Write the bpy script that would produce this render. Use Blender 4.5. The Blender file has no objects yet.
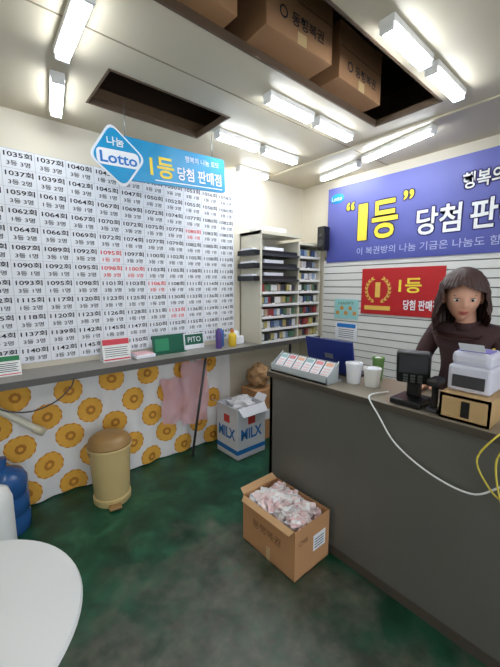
import bpy, bmesh, math, random
from mathutils import Vector, Matrix, noise
random.seed(7)
scene = bpy.context.scene
scene.view_settings.view_transform = 'Standard'
scene.view_settings.look = 'None'
scene.view_settings.exposure = 0.0

def lin(c):
    return tuple(((x/255)/12.92 if x/255 <= .04045 else ((x/255+.055)/1.055)**2.4) for x in c)

MATS = {}
def mat(name, col, rough=.6, metal=0, var=.06, nscale=6, bump=0, emis=0, alpha=1, trans=0, spec=.5):
    if name in MATS: return MATS[name]
    m = bpy.data.materials.new(name); m.use_nodes = True
    nt = m.node_tree; b = nt.nodes['Principled BSDF']
    L = lin(col)
    b.inputs['Roughness'].default_value = rough
    b.inputs['Metallic'].default_value = metal
    b.inputs['Specular IOR Level'].default_value = spec
    b.inputs['Transmission Weight'].default_value = trans
    b.inputs['Alpha'].default_value = alpha
    tc = nt.nodes.new('ShaderNodeTexCoord')
    n = nt.nodes.new('ShaderNodeTexNoise'); n.inputs['Scale'].default_value = nscale; n.inputs['Detail'].default_value = 5
    nt.links.new(tc.outputs['Object'], n.inputs['Vector'])
    mx = nt.nodes.new('ShaderNodeMix'); mx.data_type = 'RGBA'
    mx.inputs[6].default_value = (*[c*(1-var) for c in L], 1)
    mx.inputs[7].default_value = (*[min(1, c*(1+var)) for c in L], 1)
    nt.links.new(n.outputs['Fac'], mx.inputs[0])
    nt.links.new(mx.outputs[2], b.inputs['Base Color'])
    if bump:
        bp = nt.nodes.new('ShaderNodeBump'); bp.inputs['Strength'].default_value = bump; bp.inputs['Distance'].default_value = .01
        n2 = nt.nodes.new('ShaderNodeTexNoise'); n2.inputs['Scale'].default_value = nscale*8; n2.inputs['Detail'].default_value = 4
        nt.links.new(tc.outputs['Object'], n2.inputs['Vector'])
        nt.links.new(n2.outputs['Fac'], bp.inputs['Height']); nt.links.new(bp.outputs['Normal'], b.inputs['Normal'])
    if emis:
        b.inputs['Emission Color'].default_value = (*L, 1); b.inputs['Emission Strength'].default_value = emis
    MATS[name] = m
    return m

PW = (Vector((1,0,0)), Vector((0,0,1)))      # facing -Y
BW = (Vector((0,-1,0)), Vector((0,0,1)))     # facing -X
_tc = {}
def text_mesh(body, bold=0.0):
    if (body, bold) in _tc: return _tc[(body, bold)]
    cu = bpy.data.curves.new('t', 'FONT'); cu.body = body; cu.align_x = 'LEFT'; cu.resolution_u = 3; cu.offset = bold
    ob = bpy.data.objects.new('t', cu); scene.collection.objects.link(ob)
    bpy.context.view_layer.update()
    dg = bpy.context.evaluated_depsgraph_get()
    me = bpy.data.meshes.new_from_object(ob.evaluated_get(dg))
    bpy.data.objects.remove(ob); bpy.data.curves.remove(cu)
    _tc[(body, bold)] = me
    return me

class B:
    def __init__(s, name):
        s.name = name; s.bm = bmesh.new(); s.mats = []
    def mi(s, m):
        if m not in s.mats: s.mats.append(m)
        return s.mats.index(m)
    def add(s, t, m, M=None, smooth=False):
        if M is not None: bmesh.ops.transform(t, matrix=M, verts=t.verts)
        i = s.mi(m)
        for f in t.faces: f.material_index = i; f.smooth = smooth
        me = bpy.data.meshes.new('tmp'); t.to_mesh(me); t.free(); s.bm.from_mesh(me); bpy.data.meshes.remove(me)
    def addmesh(s, me, m, M=None, smooth=False):
        t = bmesh.new(); t.from_mesh(me); s.add(t, m, M, smooth)
    def box(s, lo, hi, m, bev=0, M=None, seg=2):
        lo, hi = Vector(lo), Vector(hi); t = bmesh.new(); bmesh.ops.create_cube(t, size=1)
        d = hi-lo
        bmesh.ops.transform(t, matrix=Matrix.Translation((lo+hi)/2) @ Matrix.Diagonal((*d, 1)), verts=t.verts)
        if bev: bmesh.ops.bevel(t, geom=t.edges[:], offset=bev, segments=seg, affect='EDGES', profile=.5)
        s.add(t, m, M)
    def lathe(s, prof, m, loc=(0,0,0), n=40, M=None, smooth=True):
        t = bmesh.new(); rings = []
        for r, z in prof:
            if r <= 1e-5: rings.append([t.verts.new((0,0,z))])
            else: rings.append([t.verts.new((r*math.cos(2*math.pi*k/n), r*math.sin(2*math.pi*k/n), z)) for k in range(n)])
        for a, b in zip(rings, rings[1:]):
            for k in range(n):
                k2 = (k+1) % n
                if len(a) == 1 and len(b) == 1: continue
                if len(a) == 1: t.faces.new((a[0], b[k2], b[k]))
                elif len(b) == 1: t.faces.new((a[k], a[k2], b[0]))
                else: t.faces.new((a[k], a[k2], b[k2], b[k]))
        bmesh.ops.recalc_face_normals(t, faces=t.faces)
        for e in t.edges:
            if len(e.link_faces) == 2 and e.calc_face_angle() > .7: e.smooth = False
        MM = Matrix.Translation(loc)
        if M is not None: MM = MM @ M
        s.add(t, m, MM, smooth)
    def poly(s, pts, m, thick=0, nrm=None):
        t = bmesh.new(); vs = [t.verts.new(p) for p in pts]; f = t.faces.new(vs)
        if thick:
            r = bmesh.ops.extrude_face_region(t, geom=[f])
            n = Vector(nrm) if nrm is not None else f.normal
            bmesh.ops.translate(t, vec=n*thick, verts=[v for v in r['geom'] if isinstance(v, bmesh.types.BMVert)])
            bmesh.ops.recalc_face_normals(t, faces=t.faces)
        s.add(t, m)
    def text(s, body, m, c, w, h, axes, rot=0, off=.0015, bold=0.0):
        me = text_mesh(body, bold)
        if not me.vertices: return
        xs = [v.co.x for v in me.vertices]; ys = [v.co.y for v in me.vertices]
        x0, x1, y0, y1 = min(xs), max(xs), min(ys), max(ys)
        ax, ay = axes; az = ax.cross(ay)
        sc = Matrix.Diagonal((w/max(x1-x0,1e-4), h/max(y1-y0,1e-4), 1, 1)) @ Matrix.Translation((-(x0+x1)/2, -(y0+y1)/2, 0))
        R = Matrix(((ax.x, ay.x, az.x, 0), (ax.y, ay.y, az.y, 0), (ax.z, ay.z, az.z, 0), (0,0,0,1)))
        s.addmesh(me, m, Matrix.Translation(Vector(c)+az*off) @ R @ Matrix.Rotation(rot, 4, 'Z') @ sc)
    def tube(s, pts, r, m, n=8, res=8, closed=False):
        P = [Vector(p) for p in pts]; Q = []
        if len(P) > 2:
            E = [P[0]*2-P[1]] + P + [P[-1]*2-P[-2]]
            for i in range(1, len(E)-2):
                for k in range(res):
                    u = k/res; a, b, c, d = E[i-1:i+3]
                    Q.append(.5*((2*b)+(c-a)*u+(2*a-5*b+4*c-d)*u*u+(3*b-a-3*c+d)*u**3))
            Q.append(P[-1])
        else: Q = P
        t = bmesh.new(); rings = []
        for i, q in enumerate(Q):
            tg = (Q[min(i+1, len(Q)-1)]-Q[max(i-1, 0)]).normalized()
            up = Vector((0,0,1)) if abs(tg.z) < .95 else Vector((1,0,0))
            a = tg.cross(up).normalized(); b = tg.cross(a)
            rr = r if not callable(r) else r(i/(len(Q)-1))
            rings.append([t.verts.new(q+a*rr*math.cos(2*math.pi*k/n)+b*rr*math.sin(2*math.pi*k/n)) for k in range(n)])
        for a, b in zip(rings, rings[1:]):
            for k in range(n): t.faces.new((a[k], a[(k+1)%n], b[(k+1)%n], b[k]))
        t.faces.new(rings[0]); t.faces.new(rings[-1][::-1])
        bmesh.ops.recalc_face_normals(t, faces=t.faces)
        s.add(t, m, None, True)
    def done(s, parent=None):
        vs = s.bm.verts
        xs = [v.co.x for v in vs]; ys = [v.co.y for v in vs]; zs = [v.co.z for v in vs]
        o = Vector(((min(xs)+max(xs))/2, (min(ys)+max(ys))/2, min(zs)))
        bmesh.ops.translate(s.bm, vec=-o, verts=vs)
        me = bpy.data.meshes.new(s.name); s.bm.to_mesh(me); s.bm.free()
        for m in s.mats: me.materials.append(m)
        ob = bpy.data.objects.new(s.name, me); scene.collection.objects.link(ob); ob.location = o
        return ob

# ---------------- materials -------------
m_wall = mat('wall_paint', (224,215,197), .7, var=.05, nscale=2)
m_ceil = mat('ceiling_paint', (206,195,172), .5, var=.12, nscale=1.3)
m_white = mat('white_plastic', (238,238,236), .4, var=.02)
m_paper = mat('paper_white', (238,239,245), .75, var=.02)
m_ink = mat('ink_black', (30,30,38), .7)
m_red = mat('ink_red', (215,50,50), .7)
m_black = mat('black_plastic', (22,22,24), .35)
m_dgrey = mat('dark_grey_plastic', (60,60,64), .45)
m_card = mat('cardboard', (192,142,98), .85, var=.1, nscale=5, bump=.1)
m_card_d = mat('cardboard_dark', (120,84,56), .85, var=.1)
m_cream = mat('cream_metal', (214,208,190), .5)
m_gold = mat('yellow_print', (250,222,70), .6, var=.02)
m_blue = mat('blue_print', (35,120,200), .5, var=.03)
m_cyan = mat('sign_cyan', (20,150,205), .35, var=.05)
m_steel = mat('steel', (150,150,150), .35, metal=.8)
m_slipr = mat('slip_rose', (240,205,205), .8)

XW, YW, X0, Y0, ZC = 3.03, 2.65, -1.8, -1.8, 2.57
FC = (.80-(XW+X0)/2, .95-(YW+Y0)/2)
def floor_mat():
    m = bpy.data.materials.new('green_painted_concrete'); m.use_nodes = True
    nt = m.node_tree; N = nt.nodes; Lk = nt.links; b = N['Principled BSDF']
    tc = N.new('ShaderNodeTexCoord')
    def nz(sc, det=6, dist=0):
        n = N.new('ShaderNodeTexNoise'); n.inputs['Scale'].default_value = sc; n.inputs['Detail'].default_value = det
        n.inputs['Distortion'].default_value = dist; Lk.new(tc.outputs['Object'], n.inputs['Vector']); return n
    def ramp(src, stops):
        r = N.new('ShaderNodeValToRGB'); Lk.new(src, r.inputs[0])
        r.color_ramp.elements[0].position, r.color_ramp.elements[0].color = stops[0][0], (*lin(stops[0][1]), 1)
        r.color_ramp.elements[1].position, r.color_ramp.elements[1].color = stops[-1][0], (*lin(stops[-1][1]), 1)
        for p, c in stops[1:-1]:
            e = r.color_ramp.elements.new(p); e.color = (*lin(c), 1)
        return r
    def math_(op, a, bb, c=None, clamp=False):
        q = N.new('ShaderNodeMath'); q.operation = op; q.use_clamp = clamp
        for i, v in enumerate((a, bb, c)):
            if v is None: continue
            if isinstance(v, (int, float)): q.inputs[i].default_value = v
            else: Lk.new(v, q.inputs[i])
        return q.outputs[0]
    g = ramp(nz(6, 9, .4).outputs['Fac'], [(.32, (12,52,36)), (.52, (20,74,52)), (.72, (44,102,76))])
    w = ramp(nz(9, 9).outputs['Fac'], [(.3, (58,60,50)), (.7, (104,104,92))])
    sp = N.new('ShaderNodeVectorMath'); sp.operation = 'DISTANCE'; sp.inputs[1].default_value = (FC[0], FC[1], 0)
    Lk.new(tc.outputs['Object'], sp.inputs[0])
    mr = N.new('ShaderNodeMapRange'); mr.inputs[1].default_value = .15; mr.inputs[2].default_value = 1.35; mr.inputs[3].default_value = .30; mr.inputs[4].default_value = -.30
    Lk.new(sp.outputs['Value'], mr.inputs[0])
    s1 = math_('ADD', nz(3.2, 10, .5).outputs['Fac'], mr.outputs[0])
    s2 = math_('MULTIPLY_ADD', s1, 5.0, -2.3, True)
    s3 = math_('MULTIPLY_ADD', nz(26, 4).outputs['Fac'], 1.3, .15, True)
    fac = math_('MULTIPLY', s2, s3, None, True)
    mx = N.new('ShaderNodeMix'); mx.data_type = 'RGBA'
    Lk.new(fac, mx.inputs[0]); Lk.new(g.outputs[0], mx.inputs[6]); Lk.new(w.outputs[0], mx.inputs[7])
    Lk.new(mx.outputs[2], b.inputs['Base Color'])
    rr = N.new('ShaderNodeMapRange'); rr.inputs[3].default_value = .22; rr.inputs[4].default_value = .55
    Lk.new(nz(5).outputs['Fac'], rr.inputs[0]); Lk.new(rr.outputs[0], b.inputs['Roughness'])
    bp = N.new('ShaderNodeBump'); bp.inputs['Strength'].default_value = .2; bp.inputs['Distance'].default_value = .01
    Lk.new(nz(12).outputs['Fac'], bp.inputs['Height']); Lk.new(bp.outputs['Normal'], b.inputs['Normal'])
    return m

# ---------------- room ------------------
b = B('floor'); b.box((X0-.1, Y0-.1, -.06), (XW+.1, YW+.1, 0), floor_mat()); b.done()
b = B('wall_back'); b.box((X0-.1, YW, 0), (XW+.1, YW+.1, ZC+.03), m_wall); b.done()
b = B('wall_right'); b.box((XW, Y0-.1, 0), (XW+.1, YW, ZC+.03), m_wall); b.done()
b = B('wall_left'); b.box((X0-.1, Y0-.1, 0), (X0, YW, ZC+.03), m_wall); b.done()
b = B('wall_front_left'); b.box((X0, Y0-.1, 0), (-1.2, Y0, ZC+.03), m_wall); b.done()
b = B('wall_front_right'); b.box((1.8, Y0-.1, 0), (XW, Y0, ZC+.03), m_wall); b.done()
b = B('wall_front_header'); b.box((-1.2, Y0-.1, 2.2), (1.8, Y0, ZC+.03), m_wall); b.done()
b = B('door_1')
for x in (-1.198, -.22, .78, 1.738): b.box((x, Y0-.08, 0), (x+.06, Y0-.02, 2.198), m_steel)
b.box((-1.198, Y0-.08, 2.14), (1.798, Y0-.02, 2.198), m_steel); b.box((-1.198, Y0-.08, 0), (1.798, Y0-.02, .08), m_steel); b.done()
HB = (.47, 2.25, .90, 1.33); HA = (.66, 1.42, 1.86, 2.27)
b = B('ceiling')
for (xa, xb, ya, yb) in [(X0-.1, XW+.1, Y0-.1, HB[2]), (X0-.1, HB[0], HB[2], HB[3]), (HB[1], XW+.1, HB[2], HB[3]), (X0-.1, XW+.1, HB[3], HA[2]),
                         (X0-.1, HA[0], HA[2], HA[3]), (HA[1], XW+.1, HA[2], HA[3]), (X0-.1, XW+.1, HA[3], YW+.1)]:
    b.box((xa, ya, ZC), (xb, yb, ZC+.03), m_ceil)
b.done()
m_loft = mat('loft_brown', (96,74,58), .9, var=.35, nscale=3)
b = B('ceiling_loft')
b.box((X0, Y0, 3.15), (XW, YW, 3.2), m_loft)
for lo, hi in [((X0, YW-.02, ZC+.03), (XW, YW, 3.15)), ((XW-.02, Y0, ZC+.03), (XW, YW, 3.15)), ((X0, Y0, ZC+.03), (XW, Y0+.02, 3.15)), ((X0, Y0, ZC+.03), (X0+.02, YW, 3.15))]:
    b.box(lo, hi, m_loft)
m_joist = mat('joist_wood', (140,112,84), .8, var=.2)
for x in (-.9, -.1, .85, 1.25, 2.35): b.box((x, Y0, 3.05), (x+.05, YW, 3.15), m_joist)
b.box((X0, 2.36, 2.62), (XW, 2.40, 2.72), m_joist)
b.done()
m_trimd = mat('opening_wood', (92,72,54), .7, var=.2)
b = B('trim_1')
for (xa, xb, ya, yb) in [HB, HA]:
    b.box((xa, ya, ZC-.004), (xb, ya+.012, ZC+.034), m_trimd); b.box((xa, yb-.012, ZC-.004), (xb, yb, ZC+.034), m_trimd)
    b.box((xa, ya, ZC-.004), (xa+.012, yb, ZC+.034), m_trimd); b.box((xb-.012, ya, ZC-.004), (xb, yb, ZC+.034), m_trimd)
b.done()
m_seam = mat('seam', (150,138,116), .7)
b = B('trim_2')
for y in (-.6, .35, 1.64): b.box((X0, y, ZC-.003), (XW, y+.006, ZC), m_seam)
for x in (-.8, .2): b.box((x, Y0, ZC-.003), (x+.006, YW, ZC), m_seam)
b.box((2.42, Y0, ZC-.012), (2.45, YW, ZC), m_ceil)
b.done()

# slatwall
m_slat = mat('slatwall_white', (226,225,222), .45, var=.03)
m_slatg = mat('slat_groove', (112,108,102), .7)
b = B('slatwall_panel')
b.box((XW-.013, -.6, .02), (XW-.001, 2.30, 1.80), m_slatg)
z = .02
while z < 1.76:
    b.box((XW-.026, -.6, z), (XW-.013, 2.30, z+.061), m_slat); z += .07
b.done()

# ceiling lights
m_tube = mat('fluorescent_glow', (240,248,255), .4, emis=34, var=0)
def fixture(p, q):
    p, q = Vector(p), Vector(q); d = q-p; Ln = d.length; ang = math.atan2(d.y, d.x)
    M = Matrix.Translation(((p+q)/2).to_3d()+Vector((0,0,ZC))) @ Matrix.Rotation(ang, 4, 'Z')
    b = B('fluorescent_light')
    b.box((-Ln/2, -.035, -.03), (Ln/2, .035, 0), m_white, .004, M)
    b.box((-Ln/2+.012, -.028, -.055), (Ln/2-.012, .028, -.028), m_tube, .011, M)
    b.box((-Ln/2, -.03, -.057), (-Ln/2+.014, .03, -.026), m_white, .004, M)
    b.box((Ln/2-.014, -.03, -.057), (Ln/2, .03, -.026), m_white, .004, M)
    b.done()
for yy in (.80, 1.50, 2.06):
    x0 = 1.40 if yy != 2.06 else 1.45
    fixture((x0, yy), (x0+.38, yy)); fixture((x0+.43, yy), (x0+.81, yy))
fixture((.44, 1.42), (.45, 1.86)); fixture((.47, 2.05), (.54, 2.46))
fixture((2.80, 2.2), (2.72, 1.74)); fixture((2.66, 1.66), (2.52, 1.05))
fixture((2.0, 2.52), (2.36, 2.52))
fixture((-.9, -.6), (-.3, -.6)); fixture((.6, -.7), (1.2, -.7)); fixture((-1.0, 1.2), (-.5, 1.2)); fixture((2.2,-.7),(2.6,-.7))  # unseen fixtures behind and beside the camera, added for extra room light

# ---------------- winners poster grid ------------
b = B('lottery_winners_poster')
PX0, PX1, PZ0, PZ1 = -.10, 2.045, .985, 2.335
b.box((PX0, YW-.006, PZ0), (PX1, YW-.001, PZ1), m_paper)
m_seam2 = mat('paper_seam', (196,198,204), .8)
cols = 12; rows = 12; cw = (PX1-PX0)/cols; rh = (PZ1-PZ0)/rows
for c in range(cols+1):
    b.box((PX0+c*cw-.0012, YW-.0075, PZ0), (PX0+c*cw+.0012, YW-.006, PZ1), m_seam2)
for r in range(rows+1):
    b.box((PX0, YW-.0075, PZ0+r*rh-.001), (PX1, YW-.006, PZ0+r*rh+.001), m_seam2)
basen = [1030,1032,1054,1057,1059,1082,1085,1088,1110,1113,1132,1135]
for c in range(cols):
    for r in range(rows):
        num = basen[r] + int(c*2.6)
        cx = PX0+(c+.5)*cw; cz = PZ1-(r+.5)*rh
        mm = m_red if (r, c) in ((5,5),(6,5),(7,7),(3,9),(6,6),(9,8)) else m_ink
        b.text('%d회' % num, mm, (cx, YW-.006, cz+rh*.24), cw*.84, rh*.32, PW, bold=.018)
        b.text('%d등 %d명' % (3 if (r+c) % 5 else 1, 1+(num*7+c) % 3 if (num+c) % 3 else 1), mm, (cx, YW-.006, cz-rh*.22), cw*.70, rh*.27, PW, bold=.012)
b.done()

# ---------------- banner -----------------
def banner_mat():
    m = bpy.data.materials.new('banner_periwinkle'); m.use_nodes = True; nt = m.node_tree; bs = nt.nodes['Principled BSDF']
    tc = nt.nodes.new('ShaderNodeTexCoord'); sx = nt.nodes.new('ShaderNodeSeparateXYZ'); nt.links.new(tc.outputs['Object'], sx.inputs[0])
    mr = nt.nodes.new('ShaderNodeMapRange'); mr.inputs[1].default_value = 0; mr.inputs[2].default_value = .75
    nt.links.new(sx.outputs['Z'], mr.inputs[0])
    n = nt.nodes.new('ShaderNodeTexNoise'); n.inputs['Scale'].default_value = 3; nt.links.new(tc.outputs['Object'], n.inputs[0])
    ad = nt.nodes.new('ShaderNodeMath'); ad.operation = 'MULTIPLY_ADD'; ad.inputs[1].default_value = .5; nt.links.new(n.outputs['Fac'], ad.inputs[0]); nt.links.new(mr.outputs[0], ad.inputs[2])
    r = nt.nodes.new('ShaderNodeValToRGB'); nt.links.new(ad.outputs[0], r.inputs[0])
    r.color_ramp.elements[0].position = .2; r.color_ramp.elements[0].color = (*lin((70,78,160)), 1)
    r.color_ramp.elements[1].position = 1.0; r.color_ramp.elements[1].color = (*lin((102,106,180)), 1)
    nt.links.new(r.outputs[0], bs.inputs['Base Color']); bs.inputs['Roughness'].default_value = .5
    return m
m_purple = mat('banner_outline', (58,52,135), .6)
m_wprint = mat('white_print', (245,245,250), .6, var=.02)
b = B('blue_wall_banner')
bx = XW-.03
b.box((bx-.006, -.5, 1.74), (bx, 2.26, 2.48), banner_mat())
def BT(t, m, y, z, w, h, o=.0, out=None, bold=.02):
    if out:
        for dy, dz in ((-1,0),(1,0),(0,1),(0,-1),(.7,.7),(-.7,-.7),(.7,-.7),(-.7,.7)):
            b.text(t, out, (bx-.006, y+dy*.010, z+dz*.010), w, h, BW, off=.001, bold=bold)
    b.text(t, m, (bx-.006, y, z), w, h, BW, off=.003+o, bold=bold)
BT('“', m_gold, 1.99, 2.27, .09, .08, out=m_purple)
BT('1', m_gold, 1.85, 2.10, .10, .34, out=m_purple, bold=.02)
BT('등', m_gold, 1.63, 2.10, .25, .34, out=m_purple)
BT('”', m_gold, 1.42, 2.27, .09, .08, out=m_purple)
BT('당첨', m_wprint, 1.17, 2.03, .34, .22, out=m_purple)
BT('판매점', m_wprint, .68, 2.03, .52, .22, out=m_purple)
BT('행복의 나눔 복권', m_wprint, .66, 2.285, .70, .12, out=m_purple)
BT('이 복권방의 나눔 기금은 나눔도 함께 됩니다', mat('pale_violet', (190,195,235), .6), 1.15, 1.83, 1.5, .07, bold=.0)
b.lathe([(0,.004),(.07,.003),(.075,0)], m_cyan, loc=(bx-.006, 2.15, 2.37), n=32, M=Matrix.Rotation(-math.pi/2, 4, 'Y') @ Matrix.Diagonal((.65,1.1,1,1)))
b.text('Lotto', m_wprint, (bx-.006, 2.15, 2.37), .12, .04, BW, off=.006)
b.done()

# red poster w/ laurel
m_redp = mat('red_poster', (186,26,32), .45, var=.05)
m_goldl = mat('gold_laurel', (235,190,90), .4, var=.05)
b = B('red_laurel_poster')
rx = XW-.028
b.box((rx-.006, 1.08, 1.23), (rx, 1.83, 1.66), m_redp)
c0 = Vector((rx-.008, 1.66, 1.46))
for sgn in (-1, 1):
    for k in range(8):
        a = math.radians(-72 + k*18); R = .12
        cy = R*math.cos(a)*sgn; cz = R*math.sin(a)
        for off_, sc_ in ((35, 1.0), (-15, .8)):
            ta = a+math.radians(90+off_)
            ty = math.cos(ta)*sgn; tz = math.sin(ta); ny, nz_ = -tz, ty
            P = [(c0.x-.001, c0.y+cy+ty*l*sc_+ny*w*sc_, c0.z+cz+tz*l*sc_+nz_*w*sc_) for l, w in ((-.006,0),(.008,.009),(.022,.009),(.044,0),(.022,-.009),(.008,-.009))]
            b.poly(P, m_goldl)
b.text('1', m_goldl, (rx-.006, 1.66, 1.46), .05, .14, BW, off=.003, bold=.03)
b.text('1등', m_gold, (rx-.006, 1.36, 1.50), .20, .13, BW, off=.003, bold=.02)
b.text('당첨 판매점', m_wprint, (rx-.006, 1.26, 1.33), .30, .09, BW, off=.003, bold=.02)
b.box((c0.x-.002, 1.53, 1.27), (c0.x+.001, 1.79, 1.31), m_goldl)
b.done()

# small posters
b = B('food_poster')
b.box((rx-.004, 1.86, 1.16), (rx, 2.14, 1.36), mat('teal_poster', (150,205,205), .5))
for k in range(5):
    yy = 1.90+.05*k
    b.lathe([(0,.001), (.018,.0005), (.022,0)], mat('pastry', (205,150,80), .6), n=16, loc=(rx-.004, yy, 1.22+.05*(k % 2)), M=Matrix.Rotation(-math.pi/2, 4, 'Y'))
b.text('HAPPY', mat('poster_green', (60,120,70), .6), (rx-.004, 2.0, 1.32), .18, .03, BW)
b.done()
b = B('notice_sheet')
b.box((rx-.004, 1.86, .94), (rx, 2.12, 1.13), m_paper)
b.box((rx-.005, 1.88, 1.07), (rx-.003, 2.10, 1.11), m_blue)
for k in range(5): b.box((rx-.005, 1.90, .965+.02*k), (rx-.003, 2.08, .970+.02*k), m_ink)
b.done()

b = B('wall_speaker')
b.box((2.86, 2.20, 1.86), (2.96, 2.29, 2.10), m_black, .01)
b.lathe([(0,0), (.018,.002), (.034,.006), (.036,0)], m_dgrey, loc=(2.859, 2.245, 1.93), M=Matrix.Rotation(-math.pi/2, 4, 'Y'), n=24)
b.lathe([(0,.004), (.012,.004), (.016,0)], m_dgrey, loc=(2.859, 2.245, 2.01), M=Matrix.Rotation(-math.pi/2, 4, 'Y'), n=20)
b.tube([(2.95, 2.245, 1.96), (2.99, 2.245, 1.96)], .012, m_black)
b.done()

# ---------------- hanging sign ----------------
b = B('hanging_shop_sign')
sy = 2.16; cz = 2.255
ax = (Vector((math.cos(.05), 0, math.sin(.05))).normalized(), Vector((-math.sin(.05), 0, math.cos(.05))))
def SP(u, v, o=0): return Vector((.625, sy-o, cz)) + ax[0]*u + ax[1]*v
def rounded(pts, r=.02, n=4):
    out = []
    for i in range(len(pts)):
        p0, p1, p2 = Vector(pts[i-1]), Vector(pts[i]), Vector(pts[(i+1) % len(pts)])
        a = p1+(p0-p1).normalized()*r; c = p1+(p2-p1).normalized()*r
        for k in range(n+1):
            t = k/n; out.append(tuple((1-t)**2*a+2*t*(1-t)*p1+t*t*c))
    return out
def plate(pts, m, o, th):
    b.poly([SP(u, v, o) for u, v in pts], m, th, (0, -1, 0))
plate(rounded([(.16,-.125),(.95,-.115),(.95,.115),(.16,.125)], .025), m_cyan, 0, .02)
plate(rounded([(-.01,-.02),(.13,.185),(.335,.01),(.185,-.185)], .05, 6), m_wprint, .018, .006)
plate(rounded([(.005,-.02),(.132,.168),(.318,.01),(.183,-.168)], .05, 6), m_cyan, .024, .005)
plate(rounded([(.035,-.06),(.29,-.06),(.285,.03),(.035,.03)], .03), m_wprint, .029, .002)
b.text('나눔', m_wprint, SP(.15, .075, .03), .10, .05, ax, bold=.02)
b.text('Lotto', m_blue, SP(.163, -.017, .031), .22, .062, ax, bold=.02)
b.text('1등', m_gold, SP(.445, -.02, .021), .17, .13, ax, bold=.02)
b.text('당첨 판매점', m_wprint, SP(.735, -.035, .021), .36, .085, ax, bold=.02)
b.text('행복의 나눔 로또', m_wprint, SP(.76, .065, .021), .28, .04, ax)
plate(rounded([(.39,-.105),(.92,-.10),(.92,-.094),(.39,-.098)], .003), m_wprint, .02, .002)
for u in (.22, .85):
    p = SP(u, .11, .01); b.tube([p, (p.x, p.y, ZC+.02)], .003, m_steel)
b.done()

# ---------------- shelf along poster wall ------------
m_shelf = mat('shelf_laminate', (140,136,130), .4, var=.05)
m_shelfe = mat('shelf_edge', (84,80,76), .45)
b = B('wall_shelf_counter')
b.box((-.9, 2.33, .925), (XW-.03, YW-.002, .945), m_shelf)
b.box((-.9, 2.322, .905), (XW-.03, 2.334, .946), m_shelfe)
b.tube([(1.43, 2.47, 0), (1.53, 2.37, .925)], .011, m_dgrey)
b.tube([(2.60, 2.40, 0), (2.60, 2.40, .925)], .013, m_dgrey)
b.tube([(-.5, 2.40, 0), (-.5, 2.40, .925)], .013, m_dgrey)
for x in (-.7, .3, 1.9, 2.9): b.box((x, 2.36, .895), (x+.02, 2.64, .925), m_shelfe)
b.done()

# cloth with sunflowers
m_cloth = mat('cloth_white', (238,235,234), .85, var=.03)
m_petal = mat('petal_yellow', (238,178,70), .8, var=.1, nscale=30)
m_petal2 = mat('petal_orange', (218,142,48), .8, var=.1, nscale=30)
m_core = mat('flower_core', (190,124,46), .8, var=.25, nscale=50)
def wave(x, z): return .012*math.sin(x*17+z*2)+.007*math.sin(x*39-z*5)
b = B('flower_print_curtain')
t = bmesh.new(); nx, nz2 = 160, 16; grid = []
CX0, CX1, CZ0, CZ1 = -.5, 1.95, .01, .895
for j in range(nz2+1):
    grid.append([t.verts.new((CX0+(CX1-CX0)*i/nx, 2.60+wave(CX0+(CX1-CX0)*i/nx, CZ0+(CZ1-CZ0)*j/nz2), CZ0+(CZ1-CZ0)*j/nz2)) for i in range(nx+1)])
for j in range(nz2):
    for i in range(nx): t.faces.new((grid[j][i], grid[j][i+1], grid[j+1][i+1], grid[j+1][i]))
b.add(t, m_cloth, None, True)
def disc(cx, cz, rf, m, o, n=60, rings=6):
    t = bmesh.new(); R = []
    def V(x, z):
        z = min(max(z, CZ0+.003), CZ1-.003)
        return t.verts.new((x, 2.60+wave(x, z)-o, z))
    c = V(cx, cz)
    for q in range(1, rings+1):
        R.append([V(cx+rf(a)*q/rings*math.cos(a), cz+rf(a)*q/rings*math.sin(a)) for a in [2*math.pi*k/n for k in range(n)]])
    for k in range(n): t.faces.new((c, R[0][k], R[0][(k+1)%n]))
    for q in range(rings-1):
        for k in range(n): t.faces.new((R[q][k], R[q+1][k], R[q+1][(k+1)%n], R[q][(k+1)%n]))
    b.add(t, m, None, True)
row = 0; zc = .78
while zc > .05:
    x = CX0+.12+(row % 2)*.15
    while x < CX1-.12:
        cx, czz = x+random.uniform(-.02,.02), zc+random.uniform(-.02,.02); ph = random.random()*6
        disc(cx, czz, lambda a: .088*(1+.07*abs(math.sin(a*6+ph))), m_petal2, .003)
        disc(cx, czz, lambda a: .080*(1+.11*abs(math.sin(a*6.0+ph+1))), m_petal, .005)
        disc(cx, czz, lambda a: .034*(1+.05*math.sin(a*9)), m_core, .007)
        disc(cx, czz, lambda a: .015, m_petal, .009, n=20, rings=2)
        x += .30
    zc -= .175; row += 1
b.done()
m_pink = mat('pink_paper', (232,186,190), .6, var=.08)
m_pinkf = mat('pink_film', (234,186,192), .5, var=.08, alpha=.72)
b = B('pink_plastic_bag')
for (xa, xb, za, zb, yy) in [(1.20,1.40,.32,.72,2.545), (1.38,1.64,.28,.84,2.52)]:
    t = bmesh.new(); g = []
    for j in range(19):
        g.append([])
        for i in range(19):
            u, v = i/18, j/18
            x = xa+(xb-xa)*u+.012*math.sin(v*9+xa*7); z = za+(zb-za)*v+.01*math.sin(u*11)
            g[-1].append(t.verts.new((x, yy+.018*noise.noise(Vector((x*16, z*16, 3))), z)))
    for j in range(18):
        for i in range(18): t.faces.new((g[j][i], g[j][i+1], g[j+1][i+1], g[j+1][i]))
    b.add(t, m_pinkf, None, True)
b.tube([(1.51,2.52,.83),(1.51,2.50,.89)], .003, m_pink)
b.done()

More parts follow.
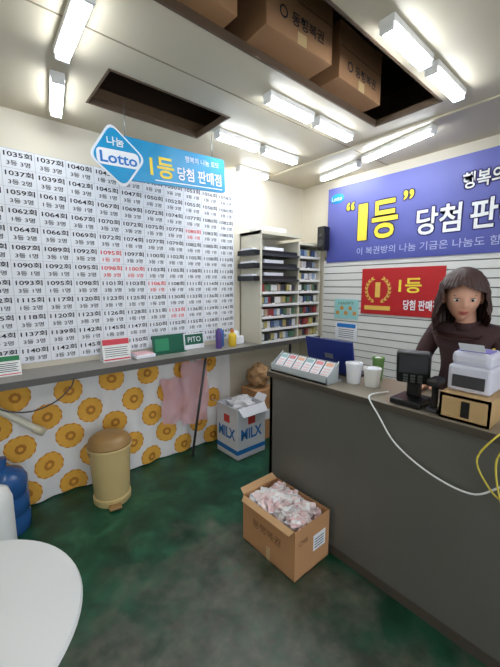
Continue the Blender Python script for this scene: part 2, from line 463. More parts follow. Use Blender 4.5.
# ---------------- cigarette rack -----------
b = B('cigarette_display_rack')
ra, rb, ry0, ry1, rz0, rz1 = 2.12, 2.99, 2.34, 2.64, .947, 2.0
b.box((ra, ry0, rz0), (ra+.018, ry1, rz1), m_cream)
b.box((2.64, ry0, rz0), (2.655, ry1, rz1-.06), m_cream)
b.box((rb-.018, ry0, rz0), (rb, ry1, rz1-.06), m_cream)
b.box((ra, ry1-.01, rz0), (rb, ry1, rz1), m_cream)
b.box((ra, ry0-.01, rz1-.03), (2.655, ry1, rz1), m_cream)
b.box((2.655, ry0, rz1-.09), (rb, ry1, rz1-.06), m_cream)
packc = [mat('pack_%d' % i, c, .4, var=.03) for i, c in enumerate([(225,225,225),(70,90,130),(150,60,60),(190,175,110),(80,115,90),(230,230,230),(40,40,50),(140,160,185),(180,160,140),(205,205,210),(60,60,70)])]
levels = [rz0+.002+.118*i for i in range(9)]
for li, zl in enumerate(levels):
    for (xa, xb) in ((ra+.018, 2.64), (2.655, rb-.018)):
        if zl+.1 > rz1-.06: continue
        upper = (xa < 2.5 and zl > 1.5)
        b.box((xa, ry0, zl), (xb, ry1-.01, zl+.008), m_cream if not upper else m_black)
        b.box((xa, ry0-.012, zl), (xb, ry0, zl+.022), m_white if not upper else m_dgrey)
        if upper:
            b.box((xa+.01, ry0+.01, zl+.008), (xb-.01, ry1-.03, zl+.055), m_black, .004)
            b.box((xa+.05, ry0+.02, zl+.055), (xb-.2, ry1-.05, zl+.085), m_paper)
            b.box((ra-.075, ry0+.01, zl+.004), (ra, ry1-.05, zl+.05), m_black, .004)
            b.box((ra-.07, ry0+.04, zl+.05), (ra-.01, ry1-.09, zl+.066), m_paper)
        else:
            x = xa+.006
            while x+.04 < xb:
                h = .082+random.uniform(-.004,.003)
                mm = random.choice(packc)
                b.box((x, ry0+.008+random.uniform(0,.02), zl+.008), (x+.04, ry0+.22, zl+.008+h), mm)
                b.box((x+.003, ry0+.0065, zl+.010), (x+.037, ry0+.008, zl+.03), random.choice(packc))
                x += .043
b.box((2.2, 2.38, rz1), (2.5, 2.6, rz1+.05), m_white, .006)
b.done()

# ---------------- counter --------------
m_cf = mat('counter_front_paint', (98,96,90), .42, var=.16, nscale=2.5, bump=.15)
m_ct = mat('counter_top_laminate', (140,130,114), .35, var=.06, nscale=4)
m_ce = mat('counter_edge', (76,68,60), .5)
b = B('service_counter')
CXa, CXb, CYa, CYb, CZ = 1.45, 1.87, -1.2, 1.53, .96
b.box((CXa+.012, CYa, 0), (CXa+.035, CYb-.01, CZ-.03), m_cf)
b.box((CXa+.012, CYb-.035, 0), (CXb-.02, CYb-.01, CZ-.03), m_cf)
b.box((CXa+.012, CYa, 0), (CXb-.02, CYa+.02, CZ-.03), m_cf)
b.box((CXa+.03, CYa+.02, .45), (CXb-.03, CYb-.035, .468), m_cf)
for y in (-.4, .5): b.box((CXa+.03, y, 0), (CXb-.03, y+.018, CZ-.03), m_cf)
b.box((CXa, CYa, CZ-.03), (CXb, CYb, CZ), m_ct, .003)
b.box((CXa-.004, CYa, CZ-.034), (CXa+.004, CYb+.003, CZ-.002), m_ce)
b.box((CXa, CYb-.002, CZ-.034), (CXb, CYb+.004, CZ-.002), m_ce)
b.box((CXa+.008, CYa, .0), (CXa+.013, CYb-.01, .05), m_ce)
b.done()

# ------ cardboard box with slips ---------
def open_box(name, x0, x1, y0, y1, h, m, th=.005):
    b = B(name)
    b.box((x0, y0, .001), (x1, y1, .006), m)
    b.box((x0, y0, .001), (x0+th, y1, h), m); b.box((x1-th, y0, .001), (x1, y1, h), m)
    b.box((x0+th, y0, .001), (x1-th, y0+th, h), m); b.box((x0+th, y1-th, .001), (x1-th, y1, h), m)
    return b
b = open_box('cardboard_box', 1.155, 1.435, 1.01, 1.42, .28, m_card)
m_cardi = mat('cardboard_inner', (202,160,116), .85)
b.poly([(1.155,1.02,.28),(1.155,1.41,.28),(1.128,1.40,.262),(1.128,1.03,.262)], m_cardi, .004, (0,0,1))
b.poly([(1.16,1.42,.28),(1.43,1.42,.28),(1.425,1.455,.30),(1.165,1.455,.30)], m_cardi, .004, (0,0,1))
b.text('동행복권', m_card_d, (1.155, 1.22, .16), .22, .05, BW)
b.box((1.1545, 1.19, .001), (1.1555, 1.22, .08), mat('tape', (205,175,125), .3))
b.box((1.30, 1.0085, .10), (1.40, 1.0105, .19), m_paper)
for k in range(4): b.box((1.31, 1.0075, .115+.016*k), (1.385, 1.009, .119+.016*k), m_ink)
b.text('CMR', m_card_d, (1.22, 1.01, .2), .07, .03, PW)
b.done()
b = B('discarded_lottery_slips')
m_slips = [mat('slip_pink', (250,230,228), .8, var=.02), mat('slip_white', (252,250,250), .8, var=.01), mat('slip_white_b', (250,244,244), .8, var=.02), m_slipr]
b.box((1.165, 1.02, .007), (1.425, 1.41, .19), m_slips[1], .02)
# crumpled heap surface
t = bmesh.new(); g = []; nn = 40
for j in range(nn+1):
    g.append([])
    for i in range(nn+1):
        u, v = i/nn, j/nn; e = min(1, 6*min(u, 1-u), 6*min(v, 1-v))
        z = .19+e*(.055+.035*noise.noise(Vector((u*7, v*9, 1)))+.02*noise.noise(Vector((u*16, v*20, 5))))
        g[-1].append(t.verts.new((1.163+.264*u, 1.018+.394*v, z)))
for j in range(nn):
    for i in range(nn): t.faces.new((g[j][i], g[j][i+1], g[j+1][i+1], g[j+1][i]))
b.add(t, m_slips[2])
for k in range(150):
    lvl = k/150
    cx = random.uniform(1.19, 1.40); cy = random.uniform(1.05, 1.38)
    dist = max(abs(cx-1.295)/.14, abs(cy-1.215)/.2)
    cz_ = .245+lvl*.02+(1-dist)*.045
    w, l = random.uniform(.035,.055), random.uniform(.045,.085)
    t = bmesh.new(); g = []; cv = random.uniform(-.015,.015)
    for j in range(4):
        g.append([t.verts.new(((i/2-.5)*w, (j/3-.5)*l, cv*math.sin(j/3*math.pi)+.006*random.uniform(-1,1))) for i in range(3)])
    for j in range(3):
        for i in range(2): t.faces.new((g[j][i], g[j][i+1], g[j+1][i+1], g[j+1][i]))
    M = Matrix.Translation((cx, cy, cz_)) @ Matrix.Rotation(random.uniform(0,6.3), 4, 'Z') @ Matrix.Rotation(random.gauss(0,.22), 4, 'X') @ Matrix.Rotation(random.gauss(0,.22), 4, 'Y')
    bmesh.ops.transform(t, matrix=M, verts=t.verts)
    for v in t.verts:
        v.co.x = min(max(v.co.x, 1.165), 1.425); v.co.y = min(max(v.co.y, 1.02), 1.41); v.co.z = max(v.co.z, .02)
    b.add(t, random.choice(m_slips))
b.done()

# snack carton
m_wbox = mat('white_carton', (220,221,228), .6, var=.04)
b = open_box('snack_carton', 1.68, 2.00, 2.14, 2.44, .46, m_wbox)
b.poly([(1.68,2.15,.46),(1.68,2.43,.46),(1.61,2.42,.50),(1.61,2.16,.50)], m_wbox, .004, (0,0,1))
b.poly([(1.69,2.14,.46),(1.99,2.14,.46),(1.98,2.08,.40),(1.70,2.08,.40)], m_wbox, .004, (0,0,1))
b.poly([(2.0,2.15,.46),(2.0,2.29,.46),(2.04,2.28,.51),(2.04,2.16,.51)], m_wbox, .004, (0,0,1))
b.text('MILX', m_blue, (1.68, 2.29, .22), .24, .10, BW, bold=.03); b.text('MILX', m_blue, (1.84, 2.14, .22), .24, .10, PW, bold=.03)
b.box((1.678, 2.14, .05), (1.6805, 2.44, .09), m_blue); b.box((1.68, 2.138, .05), (2.0, 2.1405, .09), m_blue)
b.box((1.678, 2.25, .31), (1.6805, 2.33, .38), mat('carton_red', (205,60,50), .6)); b.box((1.80, 2.138, .30), (1.88, 2.1405, .37), MATS['carton_red'])
b.done()
def blob(name, c, r, m, seed, sq=(1,1,1), amp=.25, fr=2.2):
    b = B(name); t = bmesh.new(); bmesh.ops.create_icosphere(t, subdivisions=4, radius=1)
    for v in t.verts:
        d = 1+amp*noise.noise(v.co*fr+Vector((seed,seed,0)))+amp*.35*noise.noise(v.co*fr*3)
        v.co = Vector((v.co.x*r*sq[0]*d, v.co.y*r*sq[1]*d, v.co.z*r*sq[2]*d))
    b.add(t, m, Matrix.Translation(c), True); return b
m_plas = mat('clear_plastic', (215,215,218), .25, var=.2, nscale=14)
blob('crumpled_plastic_bag', (1.84, 2.29, .40), .12, m_plas, 3, (1,1,.8), .5, 3).done()
b = blob('brown_paper_bag', (2.18, 2.42, .625), .11, mat('kraft', (178,138,98), .8, bump=.2), 9, (1,1,.9), .35, 2.5); b.done()
b = B('storage_carton')
b.box((2.06, 2.30, 0), (2.34, 2.56, .50), m_card, .004); b.box((2.06, 2.41, .499), (2.34, 2.45, .502), MATS['tape']); b.box((2.15, 2.297, .2), (2.25, 2.301, .3), m_paper); b.done()

# ---------- trash bin -------------
m_bin = mat('bin_beige', (206,182,128), .4, var=.04); m_lid = mat('bin_lid', (150,116,70), .35, var=.04)
b = B('pedal_trash_bin'); L0 = (.69, 2.32, 0)
b.lathe([(0,.0),(.118,0),(.125,.01),(.126,.05),(.115,.055),(.119,.07),(.135,.38),(.137,.40),(.130,.41),(0,.41)], m_bin, L0)
b.lathe([(.140,.395),(.146,.405),(.146,.425),(.140,.432),(.13,.460),(.10,.482),(.05,.494),(0,.497)], m_lid, L0)
b.lathe([(.146,.398),(.149,.400),(.149,.412),(.146,.414)], m_bin, L0)
dv = Vector((-.2, -1, 0)).normalized()
M = Matrix.Translation(Vector(L0)+dv*.135) @ Matrix.Rotation(math.atan2(dv.y, dv.x)-math.pi/2, 4, 'Z')
b.box((-.04,-.02,.012), (.04,.04,.03), m_lid, .006, M)
for sg in (-1, 1): b.box((sg*.135+.69-.006, 2.30, .36), (sg*.135+.69+.006, 2.34, .42), m_lid, .003)
b.done()

# ---------- white table ----------
b = B('round_white_table'); TL = (-.14, .95, 0); m_tab = mat('table_white', (226,226,225), .35, var=.02)
b.lathe([(0,.690),(.29,.690),(.315,.698),(.32,.708),(.316,.717),(.305,.720),(0,.720)], m_tab, TL, 72)
b.lathe([(0,.0),(.21,0),(.215,.012),(.06,.03),(.032,.05),(.030,.66),(.09,.690),(0,.69)], m_steel, TL, 40)
b.done()

# ---------- left things ----------
m_wb = mat('water_jug_blue', (44,96,160), .2, var=.05, trans=.2)
b = B('blue_water_jug')
b.lathe([(0,0),(.12,0),(.13,.015),(.13,.10),(.122,.11),(.122,.125),(.13,.135),(.13,.22),(.122,.23),(.122,.245),(.13,.255),(.13,.33),(.11,.37),(.05,.40),(.03,.41),(.03,.455),(.034,.455),(.034,.47),(0,.47)], m_wb, (.085, 2.42, 0), 36)
b.done()
b = B('white_gas_canister')
b.lathe([(0,0),(.095,0),(.10,.02),(.10,.36),(.085,.41),(.04,.44),(.025,.45),(.025,.49),(0,.49)], m_white, (.015, 2.15, 0), 32)
b.lathe([(0,0),(.035,0),(.035,.02),(0,.02)], m_dgrey, (.015, 2.15, .49), 20)
b.done()
b = B('pvc_drain_pipe')
b.tube([(-.08,2.48,.86),(.02,2.48,.81),(.14,2.48,.72),(.30,2.48,.57)], .022, m_cream, 14)
b.tube([(.28,2.48,.588),(.33,2.48,.545)], .028, mat('pipe_collar', (205,196,170), .5), 14)
b.done()
b = B('black_cable')
b.tube([(.05,2.30,.89),(.12,2.30,.80),(.25,2.30,.76),(.38,2.30,.79),(.47,2.305,.86),(.50,2.314,.92)], .0045, m_dgrey)
b.done()

# shelf items
def card_holder(name, x, w, h, cs):
    b = B(name); y = 2.50
    M = Matrix.Translation((x, y, .946)) @ Matrix.Rotation(-.18, 4, 'X')
    b.box((-w/2, 0, .002), (w/2, .004, h), m_white, 0, M)
    b.box((-w/2+.004, -.001, h*.72), (w/2-.004, 0, h-.006), cs[0], 0, M)
    b.box((-w/2+.004, -.001, .01), (w/2-.004, 0, h*.12), cs[1], 0, M)
    for k in range(5): b.box((-w/2+.015, -.001, h*(.22+.09*k)), (w/2-.015-.01*(k % 2), 0, h*(.22+.09*k)+.004), m_ink, 0, M)
    M2 = Matrix.Translation((x, y+.09, .946)) @ Matrix.Rotation(.28, 4, 'X')
    b.box((-w/2, 0, .002), (w/2, .003, h*.98), m_white, 0, M2)
    b.box((x-w/2, y, .946), (x+w/2, y+.09, .949), m_white)
    b.done()
m_pinkr = mat('pink_red_print', (214,70,84), .6)
card_holder('tabletop_notice_card', .84, .20, .17, (m_pinkr, m_pinkr))
card_holder('price_board_stand', .16, .17, .13, (mat('green_print', (40,130,80), .6), m_pinkr))
b = B('lottery_slip_tray')
b.box((.965, 2.46, .946), (1.12, 2.60, .972), m_paper, .003); b.box((.975, 2.47, .972), (1.11, 2.59, .978), m_pink)
b.done()
b = B('stationery_box'); m_grn = mat('dark_green_plastic', (24,92,70), .4)
M = Matrix.Translation((1.28, 2.54, .947)) @ Matrix.Rotation(-.12, 4, 'X')
b.box((-.14, 0, 0), (.14, .018, .15), m_grn, .005, M)
b.box((-.12, -.001, .02), (-.0, 0, .12), mat('green_lite', (50,140,100), .5), 0, M)
b.box((1.14, 2.50, .946), (1.42, 2.58, .952), m_grn)
M = Matrix.Translation((1.53, 2.55, .947)) @ Matrix.Rotation(-.12, 4, 'X')
b.box((-.10, 0, 0), (.10, .016, .14), m_paper, .003, M)
b.box((-.09, -.002, .04), (.09, 0, .13), m_grn, 0, M)
R = M.to_3x3()
b.text('PITO', m_wprint, M @ Vector((0, -.002, .085)), .13, .045, (R @ Vector((1,0,0)), R @ Vector((0,0,1))))
b.done()
def bottle(name, x, y, r, h, m, cap):
    b = B(name)
    b.lathe([(0,0),(r*.95,0),(r,.006),(r,h*.6),(r*.85,h*.7),(r*.4,h*.78),(r*.38,h*.82),(0,h*.82)], m, (x,y,.946), 28)
    b.lathe([(0,0),(r*.45,0),(r*.45,h*.1),(r*.2,h*.12),(r*.15,h*.18),(0,h*.18)], cap, (x,y,.946+h*.82), 20)
    b.tube([(x,y,.946+h*.96),(x-r,y-.01,.946+h*.95)], .004, cap); b.done()
bottle('pump_bottle', 1.71, 2.44, .028, .22, mat('violet_bottle', (92,70,140), .3), m_white)
bottle('dish_soap_bottle', 1.87, 2.45, .038, .16, mat('yellow_bottle', (228,190,50), .3), mat('orange_cap', (220,120,40), .4))
bottle('spray_bottle', 1.79, 2.52, .03, .20, mat('blue_bottle', (60,110,180), .3), m_white)
b = B('tissue_box'); b.box((1.93, 2.48, .946), (2.035, 2.60, 1.02), m_paper, .006); b.lathe([(0,.06),(.02,.05),(.035,.02),(.03,0)], m_paper, (1.985,2.54,1.018), 12); b.done()

# ----------- counter items ----------
b = B('slip_display_rack')
m_acr = mat('acrylic', (215,222,225), .15, var=.03, trans=.4)
for k in range(6):
    y = 1.09+k*.07
    x = 1.475
    t = [(x, y+.004, CZ+.022), (x, y+.064, CZ+.022), (x+.09, y+.064, CZ+.105), (x+.09, y+.004, CZ+.105)]
    b.poly(t, m_paper, .003, (-.68,0,.73))
    def q(u0, u1, v0, v1, m, o):
        P = []
        for u, v in ((u0,v0),(u1,v0),(u1,v1),(u0,v1)):
            P.append((x+.09*v-.68*o, y+.004+.06*u, CZ+.022+.083*v+.73*o))
        b.poly(P, m)
    q(.08,.92,.75,.95, [mat('slip_orange',(232,180,150),.6), mat('slip_header', (220,140,145), .6), mat('slip_teal',(160,190,195),.6)][k % 3], .0045)
    for r in range(4): q(.12,.88,.10+.15*r,.17+.15*r, m_slipr, .0045)
b.box((1.465, 1.08, CZ+.001), (1.60, 1.515, CZ+.012), m_acr)
b.box((1.465, 1.08, CZ+.001), (1.469, 1.515, CZ+.05), m_acr)
b.box((1.57, 1.08, CZ+.001), (1.575, 1.515, CZ+.11), m_acr)
for y in (1.08, 1.511): b.poly([(1.465,y,CZ+.01),(1.575,y,CZ+.01),(1.575,y,CZ+.12),(1.465,y,CZ+.04)], m_acr, .004, (0,1,0))
b.done()

b = B('blue_laptop'); m_lb = mat('laptop_blue', (24,44,120), .3, var=.05); ly = -.08
b.box((1.70, 1.13+ly, CZ+.001), (1.86, 1.47+ly, CZ+.018), m_dgrey, .004)
M = Matrix.Translation((1.70, 1.30+ly, CZ+.018)) @ Matrix.Rotation(-.22, 4, 'Y')
b.box((-.008, -.17, 0), (.004, .17, .21), m_lb, .003, M)
b.box((.004, -.16, .01), (.006, .16, .20), m_black, 0, M)
b.box((-.010, -.03, .09), (-.008, .03, .12), m_steel, 0, M)
for k in range(4): b.box((1.74+.022*k, 1.16+ly, CZ+.018), (1.756+.022*k, 1.44+ly, CZ+.021), m_black)
b.done()
def tub(name, x, y, r, h, m, top):
    b = B(name)
    b.lathe([(0,0),(r*.8,0),(r,h*.9),(r*1.06,h*.9),(r*1.06,h),(r*.95,h),(r*.9,h*.85),(0,h*.85)], m, (x,y,CZ+.001), 32)
    b.lathe([(0,h*.86),(r*.9,h*.86),(r*.5,h*1.0),(0,h*1.04)], top, (x,y,CZ+.001), 20); b.done()
tub('paper_cup', 1.63, 1.02, .044, .115, m_paper, m_paper)
tub('white_plastic_tub', 1.65, .92, .045, .10, m_white, m_paper)
tub('green_container', 1.80, .97, .033, .13, mat('lime_green', (120,165,95), .4), m_white)

# card terminal
b = B('card_payment_terminal'); ty_ = .02
b.box((1.47, .57+ty_, CZ+.001), (1.62, .71+ty_, CZ+.03), m_black, .008)
b.box((1.55, .61+ty_, CZ+.03), (1.58, .67+ty_, CZ+.13), m_black, .006)
M = Matrix.Translation((1.545, .64+ty_, CZ+.12)) @ Matrix.Rotation(.35, 4, 'Z') @ Matrix.Rotation(-.35, 4, 'Y')
b.box((-.02, -.07, -.02), (.02, .07, .14), m_black, .01, M)
b.box((-.022, -.058, .04), (-.019, .058, .13), m_dgrey, 0, M)
for i in range(3):
    for j in range(3): b.box((-.023, -.04+.03*i, -.01+.015*j), (-.019, -.02+.03*i, .0+.015*j), m_steel, 0, M)
b.done()
b = B('handheld_barcode_scanner')
b.box((1.48, .525, CZ+.001), (1.54, .575, CZ+.02), m_dgrey, .006)
b.tube([(1.51,.55,CZ+.015),(1.515,.55,CZ+.07),(1.51,.55,CZ+.12)], .014, m_black, 12)
b.box((1.47,.525,CZ+.115),(1.56,.575,CZ+.15), m_black, .012)
b.done()
m_wood = mat('light_plywood', (194,160,112), .6, var=.16, nscale=9)
b = B('wooden_box')
wx0, wx1, wy0, wy1, wz = 1.47, 1.70, .335, .515, CZ+.001
b.box((wx0, wy0, wz), (wx1, wy1, wz+.01), m_wood); b.box((wx0, wy0, wz+.095), (wx1, wy1, wz+.107), m_wood)
b.box((wx0, wy0, wz), (wx0+.01, wy1, wz+.107), m_wood); b.box((wx1-.01, wy0, wz), (wx1, wy1, wz+.107), m_wood)
b.box((wx0, wy1-.01, wz), (wx1, wy1, wz+.107), m_wood); b.box((wx0, wy0, wz), (wx1, wy0+.01, wz+.107), m_wood)
b.box((wx0-.002, wy0+.07, wz+.02), (wx0, wy0+.10, wz+.085), m_black)
b.done()
m_prn = mat('printer_white', (212,212,226), .35, var=.02)
b = B('receipt_printer'); pz = wz+.108
b.box((1.52, .355, pz), (1.69, .510, pz+.11), m_prn, .012)
b.box((1.53, .36, pz+.105), (1.69, .505, pz+.165), m_prn, .02)
b.box((1.517, .375, pz+.02), (1.522, .49, pz+.07), m_dgrey)
b.box((1.525, .38, pz+.085), (1.531, .485, pz+.10), m_black)
b.box((1.55, .375, pz+.163), (1.64, .49, pz+.168), mat('printer_violet', (120,110,190), .4))
b.poly([(1.55,.39,pz+.168),(1.55,.48,pz+.168),(1.52,.48,pz+.20),(1.52,.39,pz+.20)], m_paper, .001, (0,0,1))
b.done()
b = B('white_power_cord')
b.tube([(1.60,.80,CZ+.008),(1.50,.83,CZ+.010),(1.438,.81,CZ+.003),(1.435,.76,.90),(1.435,.669,.79),(1.435,.514,.715),(1.435,.364,.70),(1.435,.276,.77),(1.432,.20,.86)], .004, m_white)
b.done()
b = B('yellow_network_cable'); m_yc = mat('yellow_cable', (214,194,70), .5)
b.tube([(1.56,.27,CZ+.008),(1.48,.28,CZ+.010),(1.42,.30,CZ+.0),(1.415,.35,.86),(1.418,.32,.78),(1.42,.26,.73),(1.42,.18,.80)], .0035, m_yc)
b.tube([(1.50,.22,CZ+.008),(1.437,.24,CZ),(1.415,.29,.88),(1.415,.27,.74),(1.42,.22,.64),(1.42,.14,.62)], .0035, m_yc)
b.done()
b = B('pen_cup')
b.lathe([(0,0),(.032,0),(.038,.12),(.034,.12),(.029,.01),(0,.01)], MATS['lime_green'], (1.78,.40,CZ+.001), 28)
for k, (dx, dy, c) in enumerate([(.01,.012,(230,200,60)),(-.012,.0,(60,90,170)),(.0,-.014,(230,200,60)),(.014,-.004,(200,60,60))]):
    b.tube([(1.78+dx*.6,.40+dy*.6,CZ+.015),(1.78+dx*2,.40+dy*2,CZ+.26)], .006, mat('pen_%d' % k, c, .4), 10)
b.done()

# loft boxes
m_lbx = mat('loft_carton', (172,128,90), .85, var=.1)
def loftbox(x0, x1, y, h, d, rot=0):
    b = B('stored_carton'); M = Matrix.Translation(((x0+x1)/2, y+d/2, ZC+.0345)) @ Matrix.Rotation(rot, 4, 'Z')
    w = (x1-x0)/2
    b.box((-w, -d/2, 0), (w, d/2, h), m_lbx, .004, M)
    b.box((-w-.001, -.03, h-.002), (w+.001, .03, h+.001), MATS['tape'], 0, M)
    b.box((-.03, -d/2-.001, 0), (.03, -d/2, .05), MATS['tape'], 0, M)
    b.box((-w+.01, -d/2-.001, h*.56), (w-.01, -d/2, h*.575), m_card_d, 0, M)
    b.lathe([(.018,.001),(.026,.001)], m_ink, loc=M @ Vector((-w*.55, -d/2-.001, h*.3)), n=24, M=Matrix.Rotation(math.pi/2, 4, 'X'))
    R = M.to_3x3()
    b.text('동행복권', m_ink, M @ Vector((.04, -d/2-.001, h*.3)), w*1.0, .055, (R @ Vector((1,0,0)), Vector((0,0,1))), bold=.02)
    b.done()
loftbox(.62, .97, 1.22, .30, .36, .04)
loftbox(1.10, 1.54, 1.17, .30, .38, -.03)
loftbox(1.64, 2.08, 1.20, .28, .36, .02)

# ---------------- person ------------------
def skin_mesh(verts, edges, radii, root=0, sub=2):
    me = bpy.data.meshes.new('sk'); me.from_pydata([Vector(v) for v in verts], edges, [])
    ob = bpy.data.objects.new('sk', me); scene.collection.objects.link(ob)
    md = ob.modifiers.new('s', 'SKIN'); md.use_smooth_shade = True
    sv = me.skin_vertices[0].data
    for i, r in enumerate(radii):
        sv[i].radius = (r, r) if not isinstance(r, tuple) else r
        sv[i].use_root = (i == root)
    s = ob.modifiers.new('u', 'SUBSURF'); s.levels = sub; s.render_levels = sub
    bpy.context.view_layer.update()
    out = bpy.data.meshes.new_from_object(ob.evaluated_get(bpy.context.evaluated_depsgraph_get()))
    bpy.data.objects.remove(ob)
    return out
m_coat = mat('coat_brown', (74,50,52), .85, var=.15, nscale=20, bump=.3)
m_pants = mat('trousers_black', (30,30,36), .8)
m_skin = mat('skin', (216,162,136), .5, var=.04)
m_hair = mat('hair_dark_brown', (66,42,38), .45, var=.4, nscale=40)
m_lip = mat('lips', (180,84,80), .45); m_eye = mat('eye_white', (225,220,215), .3); m_iris = mat('iris', (36,24,20), .2)
m_shoe = mat('shoe_black', (25,25,27), .5)
p = B('shopkeeper_woman')
bx_, by_ = 2.08, .62
V = [(bx_+.02,by_,.90),(bx_+.02,by_,1.02),(bx_,by_,1.14),(bx_-.01,by_,1.24),(bx_-.02,by_,1.30),
     (bx_,by_+.15,1.245),(bx_-.03,by_+.21,1.10),(bx_-.07,by_+.20,1.03),(bx_-.20,by_+.12,.995),
     (bx_,by_-.15,1.245),(bx_-.03,by_-.21,1.10),(bx_-.07,by_-.20,1.03),(bx_-.20,by_-.10,.995),
     (bx_+.03,by_+.09,.82),(bx_+.02,by_+.10,.47),(bx_+.04,by_+.10,.09),
     (bx_+.03,by_-.09,.82),(bx_+.02,by_-.10,.47),(bx_+.04,by_-.10,.09)]
E = [(0,1),(1,2),(2,3),(3,4),(3,5),(5,6),(6,7),(7,8),(3,9),(9,10),(10,11),(11,12),(0,13),(13,14),(14,15),(0,16),(16,17),(17,18)]
Rr = [.13,.12,.125,.10,.055,.062,.052,.046,.034,.062,.052,.046,.034,.09,.058,.042,.09,.058,.042]
me = skin_mesh(V, E, Rr)
t = bmesh.new(); t.from_mesh(me)
ic, ip = p.mi(m_coat), p.mi(m_pants)
for f in t.faces: f.material_index = ic if f.calc_center_median().z > .80 else ip; f.smooth = True
mm = bpy.data.meshes.new('x'); t.to_mesh(mm); t.free(); p.bm.from_mesh(mm)
p.tube([(bx_-.02,by_,1.27),(bx_-.04,by_,1.33),(bx_-.065,by_,1.39)], .048, m_skin, 20)
p.tube([(bx_-.012,by_,1.275),(bx_-.02,by_,1.315)], lambda u: .075-.012*u, m_coat, 20)
for sg in (-1, 1):
    t = bmesh.new(); bmesh.ops.create_icosphere(t, subdivisions=3, radius=1)
    for v in t.verts: v.co = Vector((v.co.x*.125, v.co.y*.045*(1-.15*v.co.x), (max(v.co.z,-.6)+.6)*.045*(1+.35*v.co.x)))
    p.add(t, m_shoe, Matrix.Translation((bx_-.0, by_+sg*.10, .001)), True)
def hand(wx, wy, wz_, side):
    def W(x, y, z): return (wx-x, wy+y*side, wz_+z)
    pv = [W(0,0,0), W(.035,0,-.004), W(.07,0,-.008)]; pe = [(0,1),(1,2)]; pr = [.024,.03,.028]
    for y in (-.018, .018):
        pv.append(W(.06, y, -.008)); pe.append((1, len(pv)-1)); pr.append(.018)
    p.addmesh(skin_mesh(pv, pe, pr, 0, 2), m_skin, None, True)
    for y, l in ((-.028,.062),(-.009,.072),(.011,.067),(.029,.052)):
        a = [W(.055,y*.8,-.006), W(.078,y,-.002), W(.078+l*.45,y*1.1,-.004), W(.078+l*.78,y*1.15,-.012), W(.078+l,y*1.15,-.019)]
        p.addmesh(skin_mesh(a, [(0,1),(1,2),(2,3),(3,4)], [.010,.0095,.0088,.008,.0068], 0, 2), m_skin, None, True)
    a = [W(.02,-.018,-.006), W(.038,-.042,-.012), W(.062,-.056,-.014), W(.082,-.060,-.017)]
    p.addmesh(skin_mesh(a, [(0,1),(1,2),(2,3)], [.012,.0115,.0095,.0075], 0, 2), m_skin, None, True)
hand(bx_-.215, by_+.112, .990, 1)
hand(bx_-.215, by_-.092, .990, -1)
def gs(x, s): return math.exp(-(x/s)**2)
t = bmesh.new(); bmesh.ops.create_uvsphere(t, u_segments=64, v_segments=48, radius=1)
for v in t.verts:
    x, y, z = v.co
    fr = max(0, -y)
    X, Y, Z = x*.074, y*.092, z*.112
    if z < .1:
        k = min(1, (.1-z)/1.1); X *= 1-.36*k**1.4
        if y > 0: Y *= 1-.45*k
        else: Y *= 1-.06*k
    if y > 0: Y *= 1.05
    if fr > .3:
        Y -= .020*gs(x, .13)*(max(0, min(1, (.28-z)/.42)) if z > -.16 else max(0, 1-(-.16-z)/.12))
        Y -= .006*gs(x, .22)*gs(z+.42, .10)
        Y -= .007*gs(x, .3)*gs(z+.78, .16)
        for sx in (-1, 1):
            Y += .010*gs(x-sx*.40, .17)*gs(z-.08, .11)
            Y -= .005*gs(x-sx*.45, .2)*gs(z+.2, .18)
            Y -= .003*gs(x-sx*.38, .25)*gs(z-.27, .06)
    v.co = Vector((X, Y, Z))
HM = Matrix.Translation((bx_-.11, by_+.0, 1.44)) @ Matrix.Rotation(math.radians(-90+24), 4, 'Z') @ Matrix.Rotation(math.radians(14), 4, 'X') @ Matrix.Scale(1.10, 4)
p.add(t, m_skin, HM, True)
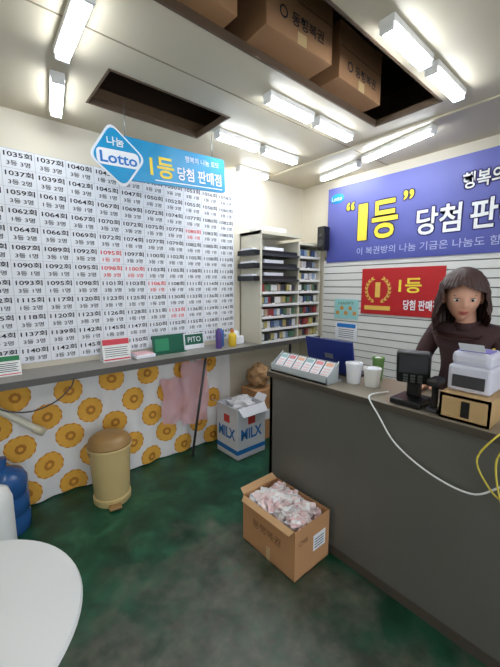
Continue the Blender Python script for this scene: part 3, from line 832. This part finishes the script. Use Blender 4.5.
for sx in (-1, 1):
    t = bmesh.new(); bmesh.ops.create_uvsphere(t, u_segments=20, v_segments=14, radius=.0125)
    p.add(t, m_eye, HM @ Matrix.Translation((sx*.030, -.0735, .009)) @ Matrix.Diagonal((1.15,.8,.52,1)), True)
    t = bmesh.new(); bmesh.ops.create_uvsphere(t, u_segments=16, v_segments=10, radius=.0062)
    p.add(t, m_iris, HM @ Matrix.Translation((sx*.030, -.0815, .008)) @ Matrix.Diagonal((1,.6,.95,1)), True)
    t0 = [(HM @ Vector((sx*(.016+.014*k), -.084+.0045*(k**1.6), .026+.003*math.sin(k*1.2)))) for k in range(3)]
    p.tube(t0, .0024, m_hair, 6)
    t0 = [(HM @ Vector((sx*(.017+.0065*k), -.0825+.0012*k*k*.7, .0145+.0016*math.sin(k*.8)))) for k in range(5)]
    p.tube(t0, .0016, m_hair, 6, 4)
    t = bmesh.new(); bmesh.ops.create_uvsphere(t, u_segments=16, v_segments=12, radius=1)
    p.add(t, m_skin, HM @ Matrix.Translation((sx*.075, .004, -.004)) @ Matrix.Rotation(sx*.4, 4, 'Z') @ Matrix.Diagonal((.007,.017,.029,1)), True)
for zz, w, rr_ in ((-.0455,.021,.0033),(-.052,.017,.0038)):
    t0 = [(HM @ Vector((w*u, -.0935+.010*u*u, zz+(.0015*(1-u*u) if zz > -.05 else -.0010)))) for u in (-1,-.5,0,.5,1)]
    p.tube(t0, lambda u, r=rr_: r*(.35+.65*math.sin(math.pi*u)), m_lip, 8, 4)
t = bmesh.new(); bmesh.ops.create_uvsphere(t, u_segments=128, v_segments=80, radius=1)
dl = [f for f in t.faces if (lambda c: c.y < -.22 and c.z < .56-.35*abs(c.x+.15) and abs(c.x) < .80)(f.calc_center_median())]
bmesh.ops.delete(t, geom=dl, context='FACES')
for v in t.verts:
    x, y, z = v.co
    wav = .003*math.sin(math.atan2(y, x)*34+z*4)+.006*noise.noise(v.co*5)
    X, Y, Z = x*(.104+wav), y*(.116+wav), z*.134+.008
    if z < 0:
        s = math.sqrt(max(.02, 1-z*z)); k = -z
        X = x/s*(.106+wav)*(1+.12*math.sin(k*3)); Y = y/s*(.109+wav)*(1-.15*k)
        Z = .008-k*.19
    v.co = Vector((X, Y, Z))
p.add(t, m_hair, HM, True)
p.done()

# --------- camera -------------
cam = bpy.data.cameras.new('camera'); co = bpy.data.objects.new('camera', cam); scene.collection.objects.link(co)
co.location = (0, 0, 1.5)
A = math.radians(49.6); P = math.radians(8.1)
d = Vector((math.cos(A)*math.cos(P), math.sin(A)*math.cos(P), -math.sin(P)))
co.rotation_euler = d.to_track_quat('-Z', 'Y').to_euler()
cam.sensor_fit = 'HORIZONTAL'; cam.sensor_width = 36; cam.lens = 36*337/500; cam.clip_start = .02
scene.camera = co
w = bpy.data.worlds.new('w'); scene.world = w; w.use_nodes = True
w.node_tree.nodes['Background'].inputs[0].default_value = (.85,.92,1,1); w.node_tree.nodes['Background'].inputs[1].default_value = 3.0
